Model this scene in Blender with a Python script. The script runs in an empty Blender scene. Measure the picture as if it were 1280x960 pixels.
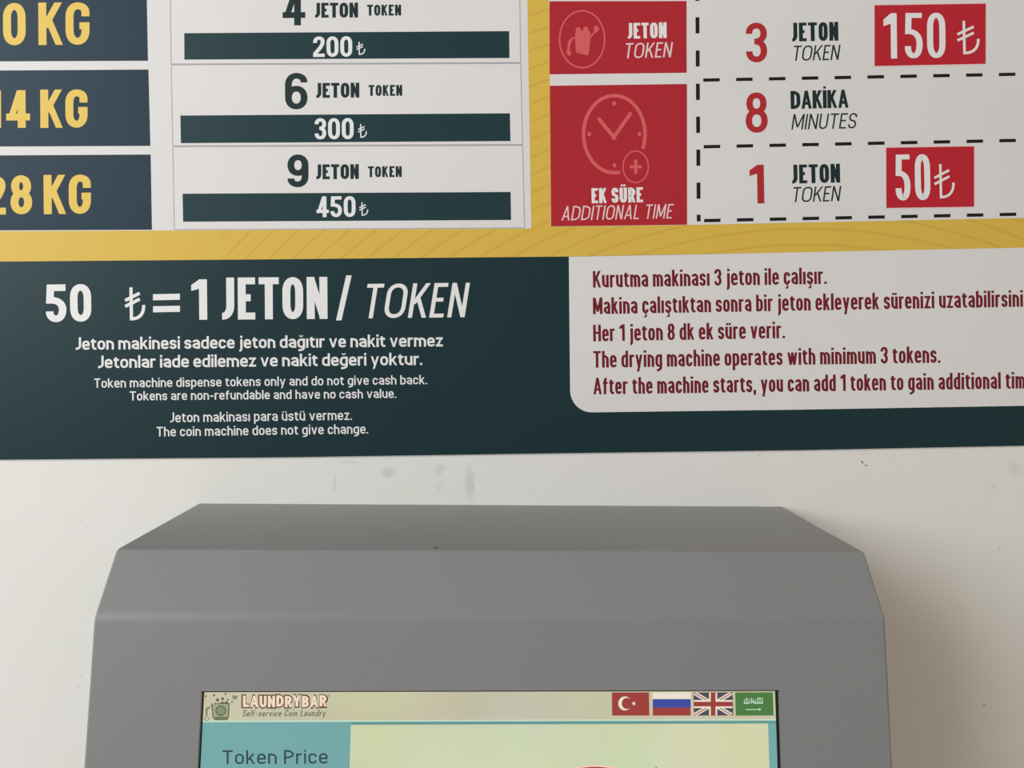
import bpy, math
from mathutils import Vector, Matrix

# ------------------------------------------------------------------ camera, light, exposure
sc = bpy.context.scene
C = sc.collection
sc.view_settings.view_transform = 'Standard'
sc.view_settings.look = 'None'
sc.view_settings.gamma = 1.0
sc.view_settings.exposure = 0.0
ZC = 1.5                                            # height of the lens above the floor
cd = bpy.data.cameras.new('camera')
cd.sensor_width = 36.0
cd.lens = 36.0 * 1000.0 / 1280.0
cd.clip_start = 0.01
cam = bpy.data.objects.new('camera', cd)
C.objects.link(cam)
rt = Vector((0.999449022, -0.031063059, 0.011693546))
up = Vector((-0.010234569, 0.046718982, 0.99885564))
fw = Vector((0.031573822, 0.998424971, -0.046375324))
M = Matrix((rt, up, -fw)).transposed().to_4x4()
M.translation = Vector((-0.00724, -0.68207, ZC))
cam.matrix_world = M
sc.camera = cam

w = bpy.data.worlds.new('room_light')
sc.world = w
w.use_nodes = True
bg = w.node_tree.nodes['Background']
bg.inputs[0].default_value = (1.0, 0.87, 0.73, 1)
bg.inputs[1].default_value = 0.47


def area(name, loc, target, size, power, col):
    l = bpy.data.lights.new(name, 'AREA')
    l.shape = 'RECTANGLE'
    l.size, l.size_y = size
    l.energy = power
    l.color = col
    o = bpy.data.objects.new(name, l)
    C.objects.link(o)
    o.location = loc
    o.rotation_euler = (Vector(target) - Vector(loc)).to_track_quat('-Z', 'Y').to_euler()
    return o


area('window_daylight', (-2.15, -1.85, ZC + 0.90), (0, 0, ZC - 0.05), (1.7, 1.7), 84.0, (0.90, 0.97, 1.03))


# ------------------------------------------------------------------ materials
def lin(c):
    c = c / 255.0
    return c / 12.92 if c <= 0.04045 else ((c + 0.055) / 1.055) ** 2.4


def srgb(r, g, b):
    return (lin(r), lin(g), lin(b), 1.0)


def mat(name, col, rough=0.5, spec=0.5, mottle=0.0, scale=6.0, bump=0.0, bscale=300.0, coat=0.0, metallic=0.0):
    m = bpy.data.materials.new(name)
    m.use_nodes = True
    nt = m.node_tree
    b = nt.nodes['Principled BSDF']
    b.inputs['Base Color'].default_value = col
    b.inputs['Roughness'].default_value = rough
    b.inputs['Specular IOR Level'].default_value = spec
    b.inputs['Coat Weight'].default_value = coat
    b.inputs['Metallic'].default_value = metallic
    tc = nt.nodes.new('ShaderNodeTexCoord')
    if mottle > 0:
        n = nt.nodes.new('ShaderNodeTexNoise')
        n.inputs['Scale'].default_value = scale
        n.inputs['Detail'].default_value = 4
        nt.links.new(tc.outputs['Object'], n.inputs['Vector'])
        r = nt.nodes.new('ShaderNodeMapRange')
        r.inputs['From Min'].default_value = 0.3
        r.inputs['From Max'].default_value = 0.7
        r.inputs['To Min'].default_value = 1.0 - mottle
        r.inputs['To Max'].default_value = 1.0 + mottle
        nt.links.new(n.outputs['Fac'], r.inputs['Value'])
        mx = nt.nodes.new('ShaderNodeVectorMath')
        mx.operation = 'SCALE'
        mx.inputs[0].default_value = col[:3]
        nt.links.new(r.outputs['Result'], mx.inputs['Scale'])
        nt.links.new(mx.outputs['Vector'], b.inputs['Base Color'])
    if bump > 0:
        n2 = nt.nodes.new('ShaderNodeTexNoise')
        n2.inputs['Scale'].default_value = bscale
        n2.inputs['Detail'].default_value = 3
        nt.links.new(tc.outputs['Object'], n2.inputs['Vector'])
        bp = nt.nodes.new('ShaderNodeBump')
        bp.inputs['Strength'].default_value = bump
        bp.inputs['Distance'].default_value = 0.001
        nt.links.new(n2.outputs['Fac'], bp.inputs['Height'])
        nt.links.new(bp.outputs['Normal'], b.inputs['Normal'])
    return m


def screen_mat(name, col, strength=1.0, tint=0.0):
    """a lit display pixel field; tint mixes in the faint colour moire of the panel"""
    m = bpy.data.materials.new(name)
    m.use_nodes = True
    nt = m.node_tree
    b = nt.nodes['Principled BSDF']
    b.inputs['Base Color'].default_value = (0.01, 0.01, 0.01, 1)
    b.inputs['Roughness'].default_value = 0.25
    b.inputs['Emission Color'].default_value = col
    b.inputs['Emission Strength'].default_value = strength
    if tint > 0:
        tc = nt.nodes.new('ShaderNodeTexCoord')
        n = nt.nodes.new('ShaderNodeTexNoise')
        n.inputs['Scale'].default_value = 14
        n.inputs['Detail'].default_value = 2
        nt.links.new(tc.outputs['Object'], n.inputs['Vector'])
        s = nt.nodes.new('ShaderNodeMix')
        s.data_type = 'RGBA'
        s.blend_type = 'OVERLAY'
        s.inputs['Factor'].default_value = tint
        s.inputs['A'].default_value = col
        nt.links.new(n.outputs['Color'], s.inputs['B'])
        nt.links.new(s.outputs['Result'], b.inputs['Emission Color'])
    return m


M_white = mat('white_vinyl', (0.675, 0.66, 0.65, 1), 0.42, 0.2, 0.02, 5)
M_paper = mat('sticker_vinyl', (0.69, 0.67, 0.66, 1), 0.42, 0.2, 0.02, 7)
M_teal = mat('teal_print', (0.0085, 0.030, 0.036, 1), 0.40, 0.18, 0.05, 5)
M_navy = mat('slate_print', (0.022, 0.042, 0.062, 1), 0.40, 0.10, 0.04, 5)
M_bar = mat('bar_print', (0.012, 0.038, 0.046, 1), 0.40, 0.18, 0.03, 6)
M_yel = mat('yellow_print', (0.72, 0.50, 0.09, 1), 0.45, 0.2)
M_red = mat('red_print', (0.40, 0.017, 0.028, 1), 0.42, 0.25, 0.03, 5)
M_redb = mat('bright_red_print', (0.46, 0.014, 0.028, 1), 0.42, 0.25, 0.03, 5)
M_rtext = mat('red_lettering', (0.40, 0.015, 0.022, 1), 0.45, 0.4)
M_mtext = mat('maroon_lettering', (0.16, 0.010, 0.018, 1), 0.45, 0.2)
M_dtext = mat('dark_teal_lettering', (0.010, 0.026, 0.028, 1), 0.45, 0.2)
M_wtext = mat('white_lettering', (0.74, 0.73, 0.72, 1), 0.45, 0.4)
M_sal = mat('salmon_print', (0.62, 0.10, 0.11, 1), 0.45, 0.4)
M_pink = mat('pale_pink_print', (0.74, 0.56, 0.56, 1), 0.45, 0.4)
M_black = mat('black_print', (0.008, 0.009, 0.009, 1), 0.45, 0.2)
M_line = mat('grey_line', (0.36, 0.35, 0.38, 1), 0.5, 0.3)
M_core = mat('board_core', (0.70, 0.69, 0.67, 1), 0.6, 0.3)
M_grey = mat('grey_powder_coat', (0.205, 0.206, 0.208, 1), 0.42, 0.4, 0.015, 8, 0.06, 900)
M_gask = mat('black_gasket', (0.006, 0.007, 0.007, 1), 0.5, 0.4)
M_steel = mat('dark_rivet', (0.03, 0.03, 0.03, 1), 0.4, 0.5)


def gold_mat(cx, cz):
    """gold print with fine printed concentric contour lines about (cx, cz)"""
    m = bpy.data.materials.new('gold_print')
    m.use_nodes = True
    nt = m.node_tree
    b = nt.nodes['Principled BSDF']
    b.inputs['Roughness'].default_value = 0.42
    b.inputs['Specular IOR Level'].default_value = 0.2
    tc = nt.nodes.new('ShaderNodeTexCoord')
    sub = nt.nodes.new('ShaderNodeVectorMath')
    sub.operation = 'SUBTRACT'
    sub.inputs[1].default_value = (cx, 0, cz)
    nt.links.new(tc.outputs['Object'], sub.inputs[0])
    mul = nt.nodes.new('ShaderNodeVectorMath')
    mul.operation = 'MULTIPLY'
    mul.inputs[1].default_value = (1, 0, 1)
    nt.links.new(sub.outputs[0], mul.inputs[0])
    ln = nt.nodes.new('ShaderNodeVectorMath')
    ln.operation = 'LENGTH'
    nt.links.new(mul.outputs[0], ln.inputs[0])

    def math_(op, a, bb=None):
        n = nt.nodes.new('ShaderNodeMath')
        n.operation = op
        for i, v in enumerate((a, bb)):
            if v is None:
                continue
            if isinstance(v, (int, float)):
                n.inputs[i].default_value = v
            else:
                nt.links.new(v, n.inputs[i])
        return n.outputs[0]
    r = math_('MULTIPLY', ln.outputs['Value'], 1.0 / 0.0136)
    fr = math_('FRACT', r)
    d = math_('ABSOLUTE', math_('SUBTRACT', fr, 0.5))
    line = math_('LESS_THAN', d, 0.075)
    sp = nt.nodes.new('ShaderNodeSeparateXYZ')
    nt.links.new(sub.outputs[0], sp.inputs[0])
    side = nt.nodes.new('ShaderNodeMapRange')
    side.inputs['From Min'].default_value = -0.53
    side.inputs['From Max'].default_value = -0.49
    nt.links.new(sp.outputs['X'], side.inputs['Value'])
    fac = math_('MULTIPLY', math_('MULTIPLY', line, side.outputs['Result']), 0.42)
    mix = nt.nodes.new('ShaderNodeMix')
    mix.data_type = 'RGBA'
    mix.inputs['A'].default_value = (0.65, 0.435, 0.07, 1)
    mix.inputs['B'].default_value = (0.52, 0.31, 0.05, 1)
    nt.links.new(fac, mix.inputs['Factor'])
    nt.links.new(mix.outputs['Result'], b.inputs['Base Color'])
    return m


# ------------------------------------------------------------------ the flat sheet: survey units -> metres on the board face
HW = (0.0006540771886613502, 7.0205029916426374e-06, -0.40826478395527244, -3.7120873076113003e-05, -0.0007208088655908662, 1.778431193698121, -2.9847362735359166e-05, -4.489056955339895e-05)
HS = (0.0005489471014178263, 4.683487915387355e-06, -0.34376672568273237, -5.756236858001085e-07,
      0.0005339695642565812, -0.4108007754348691, -3.418378314985716e-05, 0.00012925900505631336)


def hom(h, u, v):
    k = h[6] * u + h[7] * v + 1.0
    return (h[0] * u + h[1] * v + h[2]) / k, (h[3] * u + h[4] * v + h[5]) / k


SIGN = Vector((0.0, -0.0012, 1.40))                 # root of the sign, on the face of the board
STEP = 0.00006                                      # thickness of one film of print


def on_sign(u, v, layer):
    x, z = hom(HW, u, v)
    return (x - SIGN.x, -layer * STEP, z - SIGN.z)


# the sloping front of the payment machine
HALF = 0.25
P3Z = ZC - 0.1360
P2 = Vector((0, -0.15265, ZC - 0.1360))
P1 = Vector((0, -0.18329, ZC - 0.1707))
NRM = Vector((0, -0.985531815, 0.169490533))
SLP = Vector((0, -0.169490533, -0.985531815))
KROOT = Vector((0, 0, ZC - 0.60))
REC = 0.003
SSTEP = 0.00005


def on_front(x, t, out=0.0):
    p = P1 + SLP * t + NRM * out + Vector((x, 0, 0)) - KROOT
    return tuple(p)


def on_screen(u, v, layer):
    x, t = hom(HS, u, v)
    return on_front(x, t, -REC + layer * SSTEP)


# ------------------------------------------------------------------ object helpers
def link(name, verts, faces, m, parent=None, kind=None, smooth=False, label=None):
    me = bpy.data.meshes.new(name)
    me.from_pydata([tuple(v) for v in verts], [], faces)
    me.update()
    if smooth:
        for p in me.polygons:
            p.use_smooth = True
    me.materials.append(m)
    o = bpy.data.objects.new(name, me)
    C.objects.link(o)
    if parent is not None:
        o.parent = parent
    if kind:
        o['kind'] = kind
    if label:
        o['label'] = label
    return o


def thing(name, label, cat, loc):
    o = bpy.data.objects.new(name, None)
    o.empty_display_size = 0.05
    C.objects.link(o)
    o.location = loc
    o['label'] = label
    o['category'] = cat
    return o


def box(x0, x1, y0, y1, z0, z1):
    v = [(x, y, z) for z in (z0, z1) for y in (y0, y1) for x in (x0, x1)]
    f = [(0, 2, 3, 1), (4, 5, 7, 6), (0, 1, 5, 4), (2, 6, 7, 3), (0, 4, 6, 2), (1, 3, 7, 5)]
    return v, f


def flat(name, fn, pts, layer, m, parent, label=None, depth=1.0):
    """a filled printed shape: outline in survey units, with the real thickness of its film"""
    n = len(pts)
    v = [fn(u, q, layer) for u, q in pts] + [fn(u, q, layer - depth) for u, q in pts]
    f = [tuple(range(n))] + [(i, i + n, (i + 1) % n + n, (i + 1) % n) for i in range(n)]
    o = link(name, v, f, m, parent, label=label)
    return o


def multi(name, fn, polys, layer, m, parent, label=None):
    v, f = [], []
    for i, pts in enumerate(polys):
        b = len(v)
        v += [fn(u, q, layer + (i % 7) * 0.06) for u, q in pts]
        f.append(tuple(range(b, b + len(pts))))
    return link(name, v, f, m, parent, label=label)


def ellipse(cx, cy, rx, ry, n=40, a0=0.0, a1=2 * math.pi):
    full = abs(a1 - a0 - 2 * math.pi) < 1e-6
    k = n if full else n + 1
    return [(cx + rx * math.cos(a0 + (a1 - a0) * i / n), cy + ry * math.sin(a0 + (a1 - a0) * i / n)) for i in range(k)]


def ring(cx, cy, rx, ry, wd, n=48, a0=0.0, a1=2 * math.pi):
    out = []
    for i in range(n):
        a = a0 + (a1 - a0) * i / n
        b = a0 + (a1 - a0) * (i + 1) / n
        q = []
        for r_, t in ((0, a), (0, b), (wd, b), (wd, a)):
            q.append((cx + (rx - r_) * math.cos(t), cy + (ry - r_) * math.sin(t)))
        out.append(q)
    return out


def seg(x0, y0, x1, y1, wd):
    dx, dy = x1 - x0, y1 - y0
    L = math.hypot(dx, dy)
    nx, ny = -dy / L * wd / 2, dx / L * wd / 2
    return [(x0 + nx, y0 + ny), (x1 + nx, y1 + ny), (x1 - nx, y1 - ny), (x0 - nx, y0 - ny)]


def bar(x0, x1, y0, y1, th):
    return [(x0, y0 - th / 2), (x1, y1 - th / 2), (x1, y1 + th / 2), (x0, y0 + th / 2)]


# ------------------------------------------------------------------ condensed stroke lettering
# every glyph: (width, lower?, strokes). stroke = ('P', ext, [(x, y, round)...]) path, ('C', pts) closed path,
# ('D', x0, y0, x1, y1) diagonal cut level at both ends, ('T', x) dot.
# y: 0 baseline .. 1 top of the glyph's own height, 9 = ascender, 8 = a little lower, -1 = descender
O_ = [('C', [(0, 0, 1), (0, 1, 1), (1, 1, 1), (1, 0, 1)])]
U_ = [('P', 3, [(0, 1, 0), (0, 0, 1), (1, 0, 1), (1, 1, 0)])]
I_ = [('P', 3, [(0, 0, 0), (0, 1, 0)])]
S_ = [('P', 0, [(1, .74, 0), (1, 1, 1), (0, 1, 1), (0, .53, 1), (1, .49, 1), (1, 0, 1), (0, 0, 1), (0, .25, 0)])]
C_ = [('P', 0, [(1, .70, 0), (1, 1, 1), (0, 1, 1), (0, 0, 1), (1, 0, 1), (1, .30, 0)])]
G = {
    'A': (.56, 0, [('D', 0, 0, .5, 1), ('D', 1, 0, .5, 1), ('P', 0, [(.2, .26, 0), (.8, .26, 0)])]),
    'B': (.42, 0, [('P', 0, [(0, .53, 0), (0, 1, 0), (.92, 1, 1), (.92, .53, 1), (0, .53, 0)]),
                   ('P', 0, [(0, .53, 0), (1, .53, 1), (1, 0, 1), (0, 0, 0), (0, .53, 0)])]),
    'C': (.42, 0, C_),
    'D': (.46, 0, [('C', [(0, 0, 0), (0, 1, 0), (1, 1, 1), (1, 0, 1)])]),
    'E': (.34, 0, [('P', 3, [(1, 1, 0), (0, 1, 0), (0, 0, 0), (1, 0, 0)]), ('P', 0, [(0, .52, 0), (.95, .52, 0)])]),
    'G': (.46, 0, [('P', 1, [(1, .80, 0), (1, 1, 1), (0, 1, 1), (0, 0, 1), (1, 0, 1), (1, .44, 0), (.62, .44, 0)])]),
    'H': (.46, 0, [('P', 3, [(0, 0, 0), (0, 1, 0)]), ('P', 3, [(1, 0, 0), (1, 1, 0)]), ('P', 0, [(0, .52, 0), (1, .52, 0)])]),
    'I': (0, 0, I_),
    'J': (.22, 0, [('P', 1, [(1, 1, 0), (1, 0, 1), (-.35, 0, 0)])]),
    'K': (.46, 0, [('P', 3, [(0, 0, 0), (0, 1, 0)]), ('D', .10, .40, 1, 1), ('D', 1.05, 0, .38, .60)]),
    'L': (.32, 0, [('P', 3, [(0, 1, 0), (0, 0, 0), (1, 0, 0)])]),
    'M': (.62, 0, [('P', 3, [(0, 0, 0), (0, 1, 0)]), ('P', 3, [(1, 0, 0), (1, 1, 0)]), ('D', .5, .15, .02, 1), ('D', .5, .15, .98, 1)]),
    'N': (.46, 0, [('P', 3, [(0, 0, 0), (0, 1, 0)]), ('P', 3, [(1, 0, 0), (1, 1, 0)]), ('D', 1, 0, 0, 1)]),
    'O': (.46, 0, O_),
    'P': (.42, 0, [('P', 1, [(0, 0, 0), (0, 1, 0), (1, 1, 1), (1, .44, 1), (0, .44, 0)])]),
    'R': (.42, 0, [('P', 1, [(0, 0, 0), (0, 1, 0), (1, 1, 1), (1, .46, 1), (0, .46, 0)]), ('D', 1.05, 0, .55, .5)]),
    'S': (.40, 0, S_),
    'T': (.44, 0, [('P', 3, [(0, 1, 0), (1, 1, 0)]), ('P', 3, [(.5, 1, 0), (.5, 0, 0)])]),
    'U': (.44, 0, U_),
    'Y': (.52, 0, [('D', .5, .42, 0, 1), ('D', .5, .42, 1, 1), ('P', 1, [(.5, 0, 0), (.5, .46, 0)])]),
    '0': (.42, 0, O_),
    '1': (.24, 0, [('P', 3, [(1, 0, 0), (1, 1, 0)]), ('F',)]),
    '2': (.40, 0, [('P', 2, [(0, .72, 0), (0, 1, 1), (1, 1, 1), (1, .60, 1), (0, .10, 0), (0, 0, 0), (1, 0, 0)])]),
    '3': (.40, 0, [('P', 0, [(0, .76, 0), (0, 1, 1), (1, 1, 1), (1, .53, 1), (.35, .53, 0)]),
                   ('P', 0, [(.35, .53, 0), (1, .53, 1), (1, 0, 1), (0, 0, 1), (0, .24, 0)])]),
    '4': (.44, 0, [('P', 3, [(.74, 0, 0), (.74, 1, 0)]), ('P', 3, [(1.02, .24, 0), (0, .24, 0)]), ('D', 0.02, .20, .66, 1)]),
    '5': (.40, 0, [('P', 1, [(.95, 1, 0), (.08, 1, 0), (.03, .60, 0), (1, .60, 1), (1, 0, 1), (0, 0, 1), (0, .24, 0)])]),
    '6': (.42, 0, [('C', [(0, 0, 1), (0, .58, 1), (1, .58, 1), (1, 0, 1)]), ('P', 0, [(0, .30, 0), (0, 1, 1), (1, 1, 1), (1, .78, 0)])]),
    '8': (.42, 0, [('C', [(0, 0, 1), (0, .53, 1), (1, .53, 1), (1, 0, 1)]), ('C', [(.06, .53, 1), (.06, 1, 1), (.94, 1, 1), (.94, .53, 1)])]),
    '9': (.42, 0, [('C', [(0, .42, 1), (0, 1, 1), (1, 1, 1), (1, .42, 1)]), ('P', 0, [(1, .70, 0), (1, 0, 1), (0, 0, 1), (0, .22, 0)])]),
    'a': (.36, 1, [('P', 1, [(1, 0, 0), (1, 1, 1), (.02, 1, 1), (.02, .80, 0)]), ('P', 0, [(1, .56, 0), (0, .56, 1), (0, 0, 1), (1, 0, 0)])]),
    'b': (.37, 1, [('P', 3, [(0, 0, 0), (0, 9, 0)]), ('C', [(0, 0, .5), (0, 1, .5), (1, 1, 1), (1, 0, 1)])]),
    'c': (.34, 1, C_),
    'd': (.37, 1, [('P', 3, [(1, 0, 0), (1, 9, 0)]), ('C', [(0, 0, 1), (0, 1, 1), (1, 1, .5), (1, 0, .5)])]),
    'e': (.36, 1, [('P', 0, [(0, .5, 0), (1, .5, 0), (1, 1, 1), (0, 1, 1), (0, 0, 1), (1, 0, 1), (1, .18, 0)])]),
    'f': (.22, 1, [('P', 1, [(.3, 0, 0), (.3, 9, 1), (1.1, 9, 0)]), ('P', 3, [(0, 1, 0), (.9, 1, 0)])]),
    'g': (.37, 1, [('C', [(0, 0, 1), (0, 1, 1), (1, 1, .5), (1, 0, .5)]), ('P', 1, [(1, 1, 0), (1, -1, 1), (0, -1, 0)])]),
    'h': (.36, 1, [('P', 3, [(0, 0, 0), (0, 9, 0)]), ('P', 2, [(0, 1, 0), (1, 1, 1), (1, 0, 0)])]),
    'i': (0, 1, I_ + [('T', 0)]),
    'j': (.08, 1, [('P', 1, [(1, 1, 0), (1, -1, 1), (-.8, -1, 0)]), ('T', 1)]),
    'k': (.36, 1, [('P', 3, [(0, 0, 0), (0, 9, 0)]), ('D', .08, .36, .95, 1), ('D', 1.05, 0, .38, .62)]),
    'l': (0, 1, [('P', 3, [(0, 0, 0), (0, 9, 0)])]),
    'm': (.66, 1, [('P', 3, [(0, 0, 0), (0, 1, 0)]), ('P', 2, [(0, 1, 0), (.5, 1, 1), (.5, 0, 0)]), ('P', 2, [(.5, 1, 0), (1, 1, 1), (1, 0, 0)])]),
    'n': (.36, 1, [('P', 3, [(0, 0, 0), (0, 1, 0)]), ('P', 2, [(0, 1, 0), (1, 1, 1), (1, 0, 0)])]),
    'o': (.37, 1, O_),
    'p': (.37, 1, [('P', 3, [(0, 1, 0), (0, -1, 0)]), ('C', [(0, 0, .5), (0, 1, .5), (1, 1, 1), (1, 0, 1)])]),
    'r': (.20, 1, [('P', 3, [(0, 0, 0), (0, 1, 0)]), ('P', 2, [(0, .78, 0), (0, 1, 1), (1, 1, 0)])]),
    's': (.32, 1, S_),
    't': (.22, 1, [('P', 2, [(.3, 8, 0), (.3, 0, 1), (1, 0, 0)]), ('P', 3, [(0, 1, 0), (.95, 1, 0)])]),
    'u': (.36, 1, [('P', 3, [(1, 0, 0), (1, 1, 0)]), ('P', 1, [(0, 1, 0), (0, 0, 1), (1, 0, 0)])]),
    'v': (.40, 1, [('D', .5, 0, 0, 1), ('D', .5, 0, 1, 1)]),
    'w': (.66, 1, [('D', .26, 0, 0, 1), ('D', .26, 0, .5, 1), ('D', .74, 0, .5, 1), ('D', .74, 0, 1, 1)]),
    'y': (.40, 1, [('D', .5, .0, 0, 1), ('D', .28, -1, 1, 1)]),
    'z': (.32, 1, [('P', 3, [(0, 1, 0), (1, 1, 0)]), ('P', 3, [(0, 0, 0), (1, 0, 0)]), ('D', .05, 0, .95, 1)]),
    '.': (0, 0, [('T', 0)]),
    ',': (0, 0, [('T', 0), ('D', -.9, -.16, .0, 0.0)]),
    '-': (.22, 0, [('P', 0, [(-.2, .38, 0), (1.2, .38, 0)])]),
    '/': (.40, 0, [('D', 0, 0, 1, 1)]),
    '=': (.56, 0, [('P', 3, [(0, .30, 0), (1, .30, 0)]), ('P', 3, [(0, .72, 0), (1, .72, 0)])]),
    '+': (.5, 0, [('P', 3, [(0, .5, 0), (1, .5, 0)]), ('P', 3, [(.5, .15, 0), (.5, .85, 0)])]),
    'L$': (.5, 0, [('P', 0, [(.30, 1.06, 0), (.30, 0, 0), (1.02, 0, 1.7), (1.02, .46, 0)]),
                   ('P', 0, [(-.05, .42, 0), (.80, .66, 0)]), ('P', 0, [(-.05, .62, 0), (.80, .86, 0)])]),
}
G['Ü'] = (G['U'][0], 0, U_ + [('T2', 0)])
G['İ'] = (0, 0, I_ + [('T3', 0)])
G['ı'] = (0, 1, I_)
G['ü'] = (.36, 1, G['u'][2] + [('T2', 0)])
G['ç'] = (.34, 1, C_ + [('Q', 0)])
G['ş'] = (.32, 1, S_ + [('Q', 0)])
G['ğ'] = (.37, 1, G['g'][2] + [('V', 0)])


def sample(pts, X, Y, closed, ry):
    """rounded polyline in sheet units"""
    P = [(X(x), Y(y), r) for x, y, r in pts]
    n = len(P)
    out = []
    for i in range(n):
        x, y, r = P[i]
        if r == 0 or (not closed and i in (0, n - 1)):
            out.append((x, y))
            continue
        a = P[i - 1]
        b = P[(i + 1) % n]
        ends = []
        for q, other_i in ((a, (i - 1) % n), (b, (i + 1) % n)):
            L = math.hypot(q[0] - x, q[1] - y)
            both = q[2] > 0 and (closed or other_i not in (0, n - 1))
            vert = abs(q[1] - y) > abs(q[0] - x)
            cut = min(ry * max(1, r) if vert else 1e9, L * (0.5 if both else 0.9)) * min(1, r)
            ends.append((x + (q[0] - x) / L * cut, y + (q[1] - y) / L * cut))
        (ax, ay), (bx, by) = ends
        k = 0.60
        for s in range(8):
            t = s / 7
            c1 = (ax + (x - ax) * k, ay + (y - ay) * k)
            c2 = (bx + (x - bx) * k, by + (y - by) * k)
            m = 1 - t
            out.append((m ** 3 * ax + 3 * m * m * t * c1[0] + 3 * m * t * t * c2[0] + t ** 3 * bx,
                        m ** 3 * ay + 3 * m * m * t * c1[1] + 3 * m * t * t * c2[1] + t ** 3 * by))
    res = [out[0]]
    for p in out[1:]:
        if math.hypot(p[0] - res[-1][0], p[1] - res[-1][1]) > 1e-4:
            res.append(p)
    if closed and math.hypot(res[0][0] - res[-1][0], res[0][1] - res[-1][1]) < 1e-4:
        res.pop()
    return res


def strip(pl, wx, wy, closed, ext):
    q = [(x / wx, y / wy) for x, y in pl]
    n = len(q)
    if not closed:
        def push(a, b):
            L = math.hypot(b[0] - a[0], b[1] - a[1])
            return (b[0] + (b[0] - a[0]) / L * .5, b[1] + (b[1] - a[1]) / L * .5)
        if ext & 1:
            q[0] = push(q[1], q[0])
        if ext & 2:
            q[-1] = push(q[-2], q[-1])
    L_, R_ = [], []
    for i in range(n):
        pa = q[i - 1] if (i > 0 or closed) else None
        pb = q[(i + 1) % n] if (i < n - 1 or closed) else None
        ds = []
        for a, b in ((pa, q[i]), (q[i], pb)):
            if a is None or b is None:
                continue
            l = math.hypot(b[0] - a[0], b[1] - a[1])
            ds.append(((b[0] - a[0]) / l, (b[1] - a[1]) / l))
        if len(ds) == 2:
            tx, ty = ds[0][0] + ds[1][0], ds[0][1] + ds[1][1]
            l = math.hypot(tx, ty) or 1
            tx, ty = tx / l, ty / l
            c = max(0.45, tx * ds[0][0] + ty * ds[0][1])
        else:
            tx, ty = ds[0]
            c = 1
        nx, ny = -ty * .5 / c, tx * .5 / c
        L_.append(((q[i][0] + nx) * wx, (q[i][1] + ny) * wy))
        R_.append(((q[i][0] - nx) * wx, (q[i][1] - ny) * wy))
    quads = []
    for i in range(n if closed else n - 1):
        j = (i + 1) % n
        quads.append([L_[i], L_[j], R_[j], R_[i]])
    return quads


def glyph(ch, x0, s, cap, wx, wy, xh):
    """polygons of one glyph with its left edge at x0, y up from the baseline"""
    g = G[ch]
    w_ = g[0] * s
    top = cap if not g[1] else cap * xh
    B, T = wy / 2, top - wy / 2

    def X(x):
        return x0 + wx / 2 + x * w_

    def Y(y):
        if y == 9:
            return cap * 1.0 - wy / 2
        if y == 8:
            return cap * .93 - wy / 2
        if y == -1:
            return -cap * .27 + wy / 2
        return B + (T - B) * y

    def YE(y):
        if y == -1:
            return -cap * .27
        return top * y
    out = []
    lift = []                                # crossing strokes of one glyph lie a hair above each other
    ry = cap * .26 if not g[1] else cap * .22
    for si, st in enumerate(g[2]):
        start = len(out)
        if st[0] == 'P':
            out += strip(sample(st[2], X, Y, False, ry), wx, wy, False, st[1])
        elif st[0] == 'C':
            out += strip(sample(st[1], X, Y, True, ry), wx, wy, True, 0)
        elif st[0] == 'D':
            _, a, b, c, d = st
            xa, ya, xb, yb = X(a), YE(b), X(c), YE(d)
            hw = .5 * wx * min(1.5, math.hypot(xb - xa, yb - ya) / abs(yb - ya)) * (.96 - max(0, wx / cap - .12) * 1.9)
            out.append([(xa - hw, ya), (xb - hw, yb), (xb + hw, yb), (xa + hw, ya)])
        elif st[0] == 'F':                   # the flag of a one
            xs = X(1) + wx * .1
            out.append([(x0, cap * .715), (xs, cap * .80), (xs, cap), (X(1) - wx * .45, cap), (x0, cap * .86)])
        elif st[0] == 'T':
            b0 = 0 if not g[1] else cap - wy * 1.05
            x = X(st[1])
            out.append([(x - wx / 2, b0), (x + wx / 2, b0), (x + wx / 2, b0 + wy * 1.05), (x - wx / 2, b0 + wy * 1.05)])
        elif st[0] in ('T2', 'T3'):
            d = min(wx, cap * .13) / 2
            b0 = (cap * 1.08 if not g[1] else cap * .84)
            for cx in ((X(.18), X(.82)) if st[0] == 'T2' else (X(0),)):
                out.append([(cx - d, b0), (cx + d, b0), (cx + d, b0 + d * 2), (cx - d, b0 + d * 2)])
        elif st[0] == 'Q':
            cx = X(.5)
            t_ = wx * .55
            out.append([(cx - t_ / 2, 0.02 * cap), (cx + t_ / 2, .02 * cap), (cx + t_ * 1.1, -.15 * cap), (cx + t_ * .1, -.15 * cap)])
            out.append([(cx + t_ * 1.1, -.12 * cap), (cx + t_ * .7, -.24 * cap), (cx - t_ * 1.2, -.24 * cap), (cx - t_ * 1.2, -.17 * cap)])
        elif st[0] == 'V':
            cx, h_ = X(.5), w_ * .36
            for k in range(6):
                a, b = math.pi * k / 6, math.pi * (k + 1) / 6
                yb = cap * .98
                out.append([(cx - h_ * math.cos(a), yb - cap * .12 * math.sin(a)), (cx - h_ * math.cos(b), yb - cap * .12 * math.sin(b)),
                            (cx - h_ * .55 * math.cos(b), yb + .04 * cap - cap * .08 * math.sin(b)), (cx - h_ * .55 * math.cos(a), yb + .04 * cap - cap * .08 * math.sin(a))])
        lift.extend([si * 16e-6 + (i % 5) * 3e-6 for i in range(len(out) - start)])
    return out, w_ + wx, lift


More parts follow.
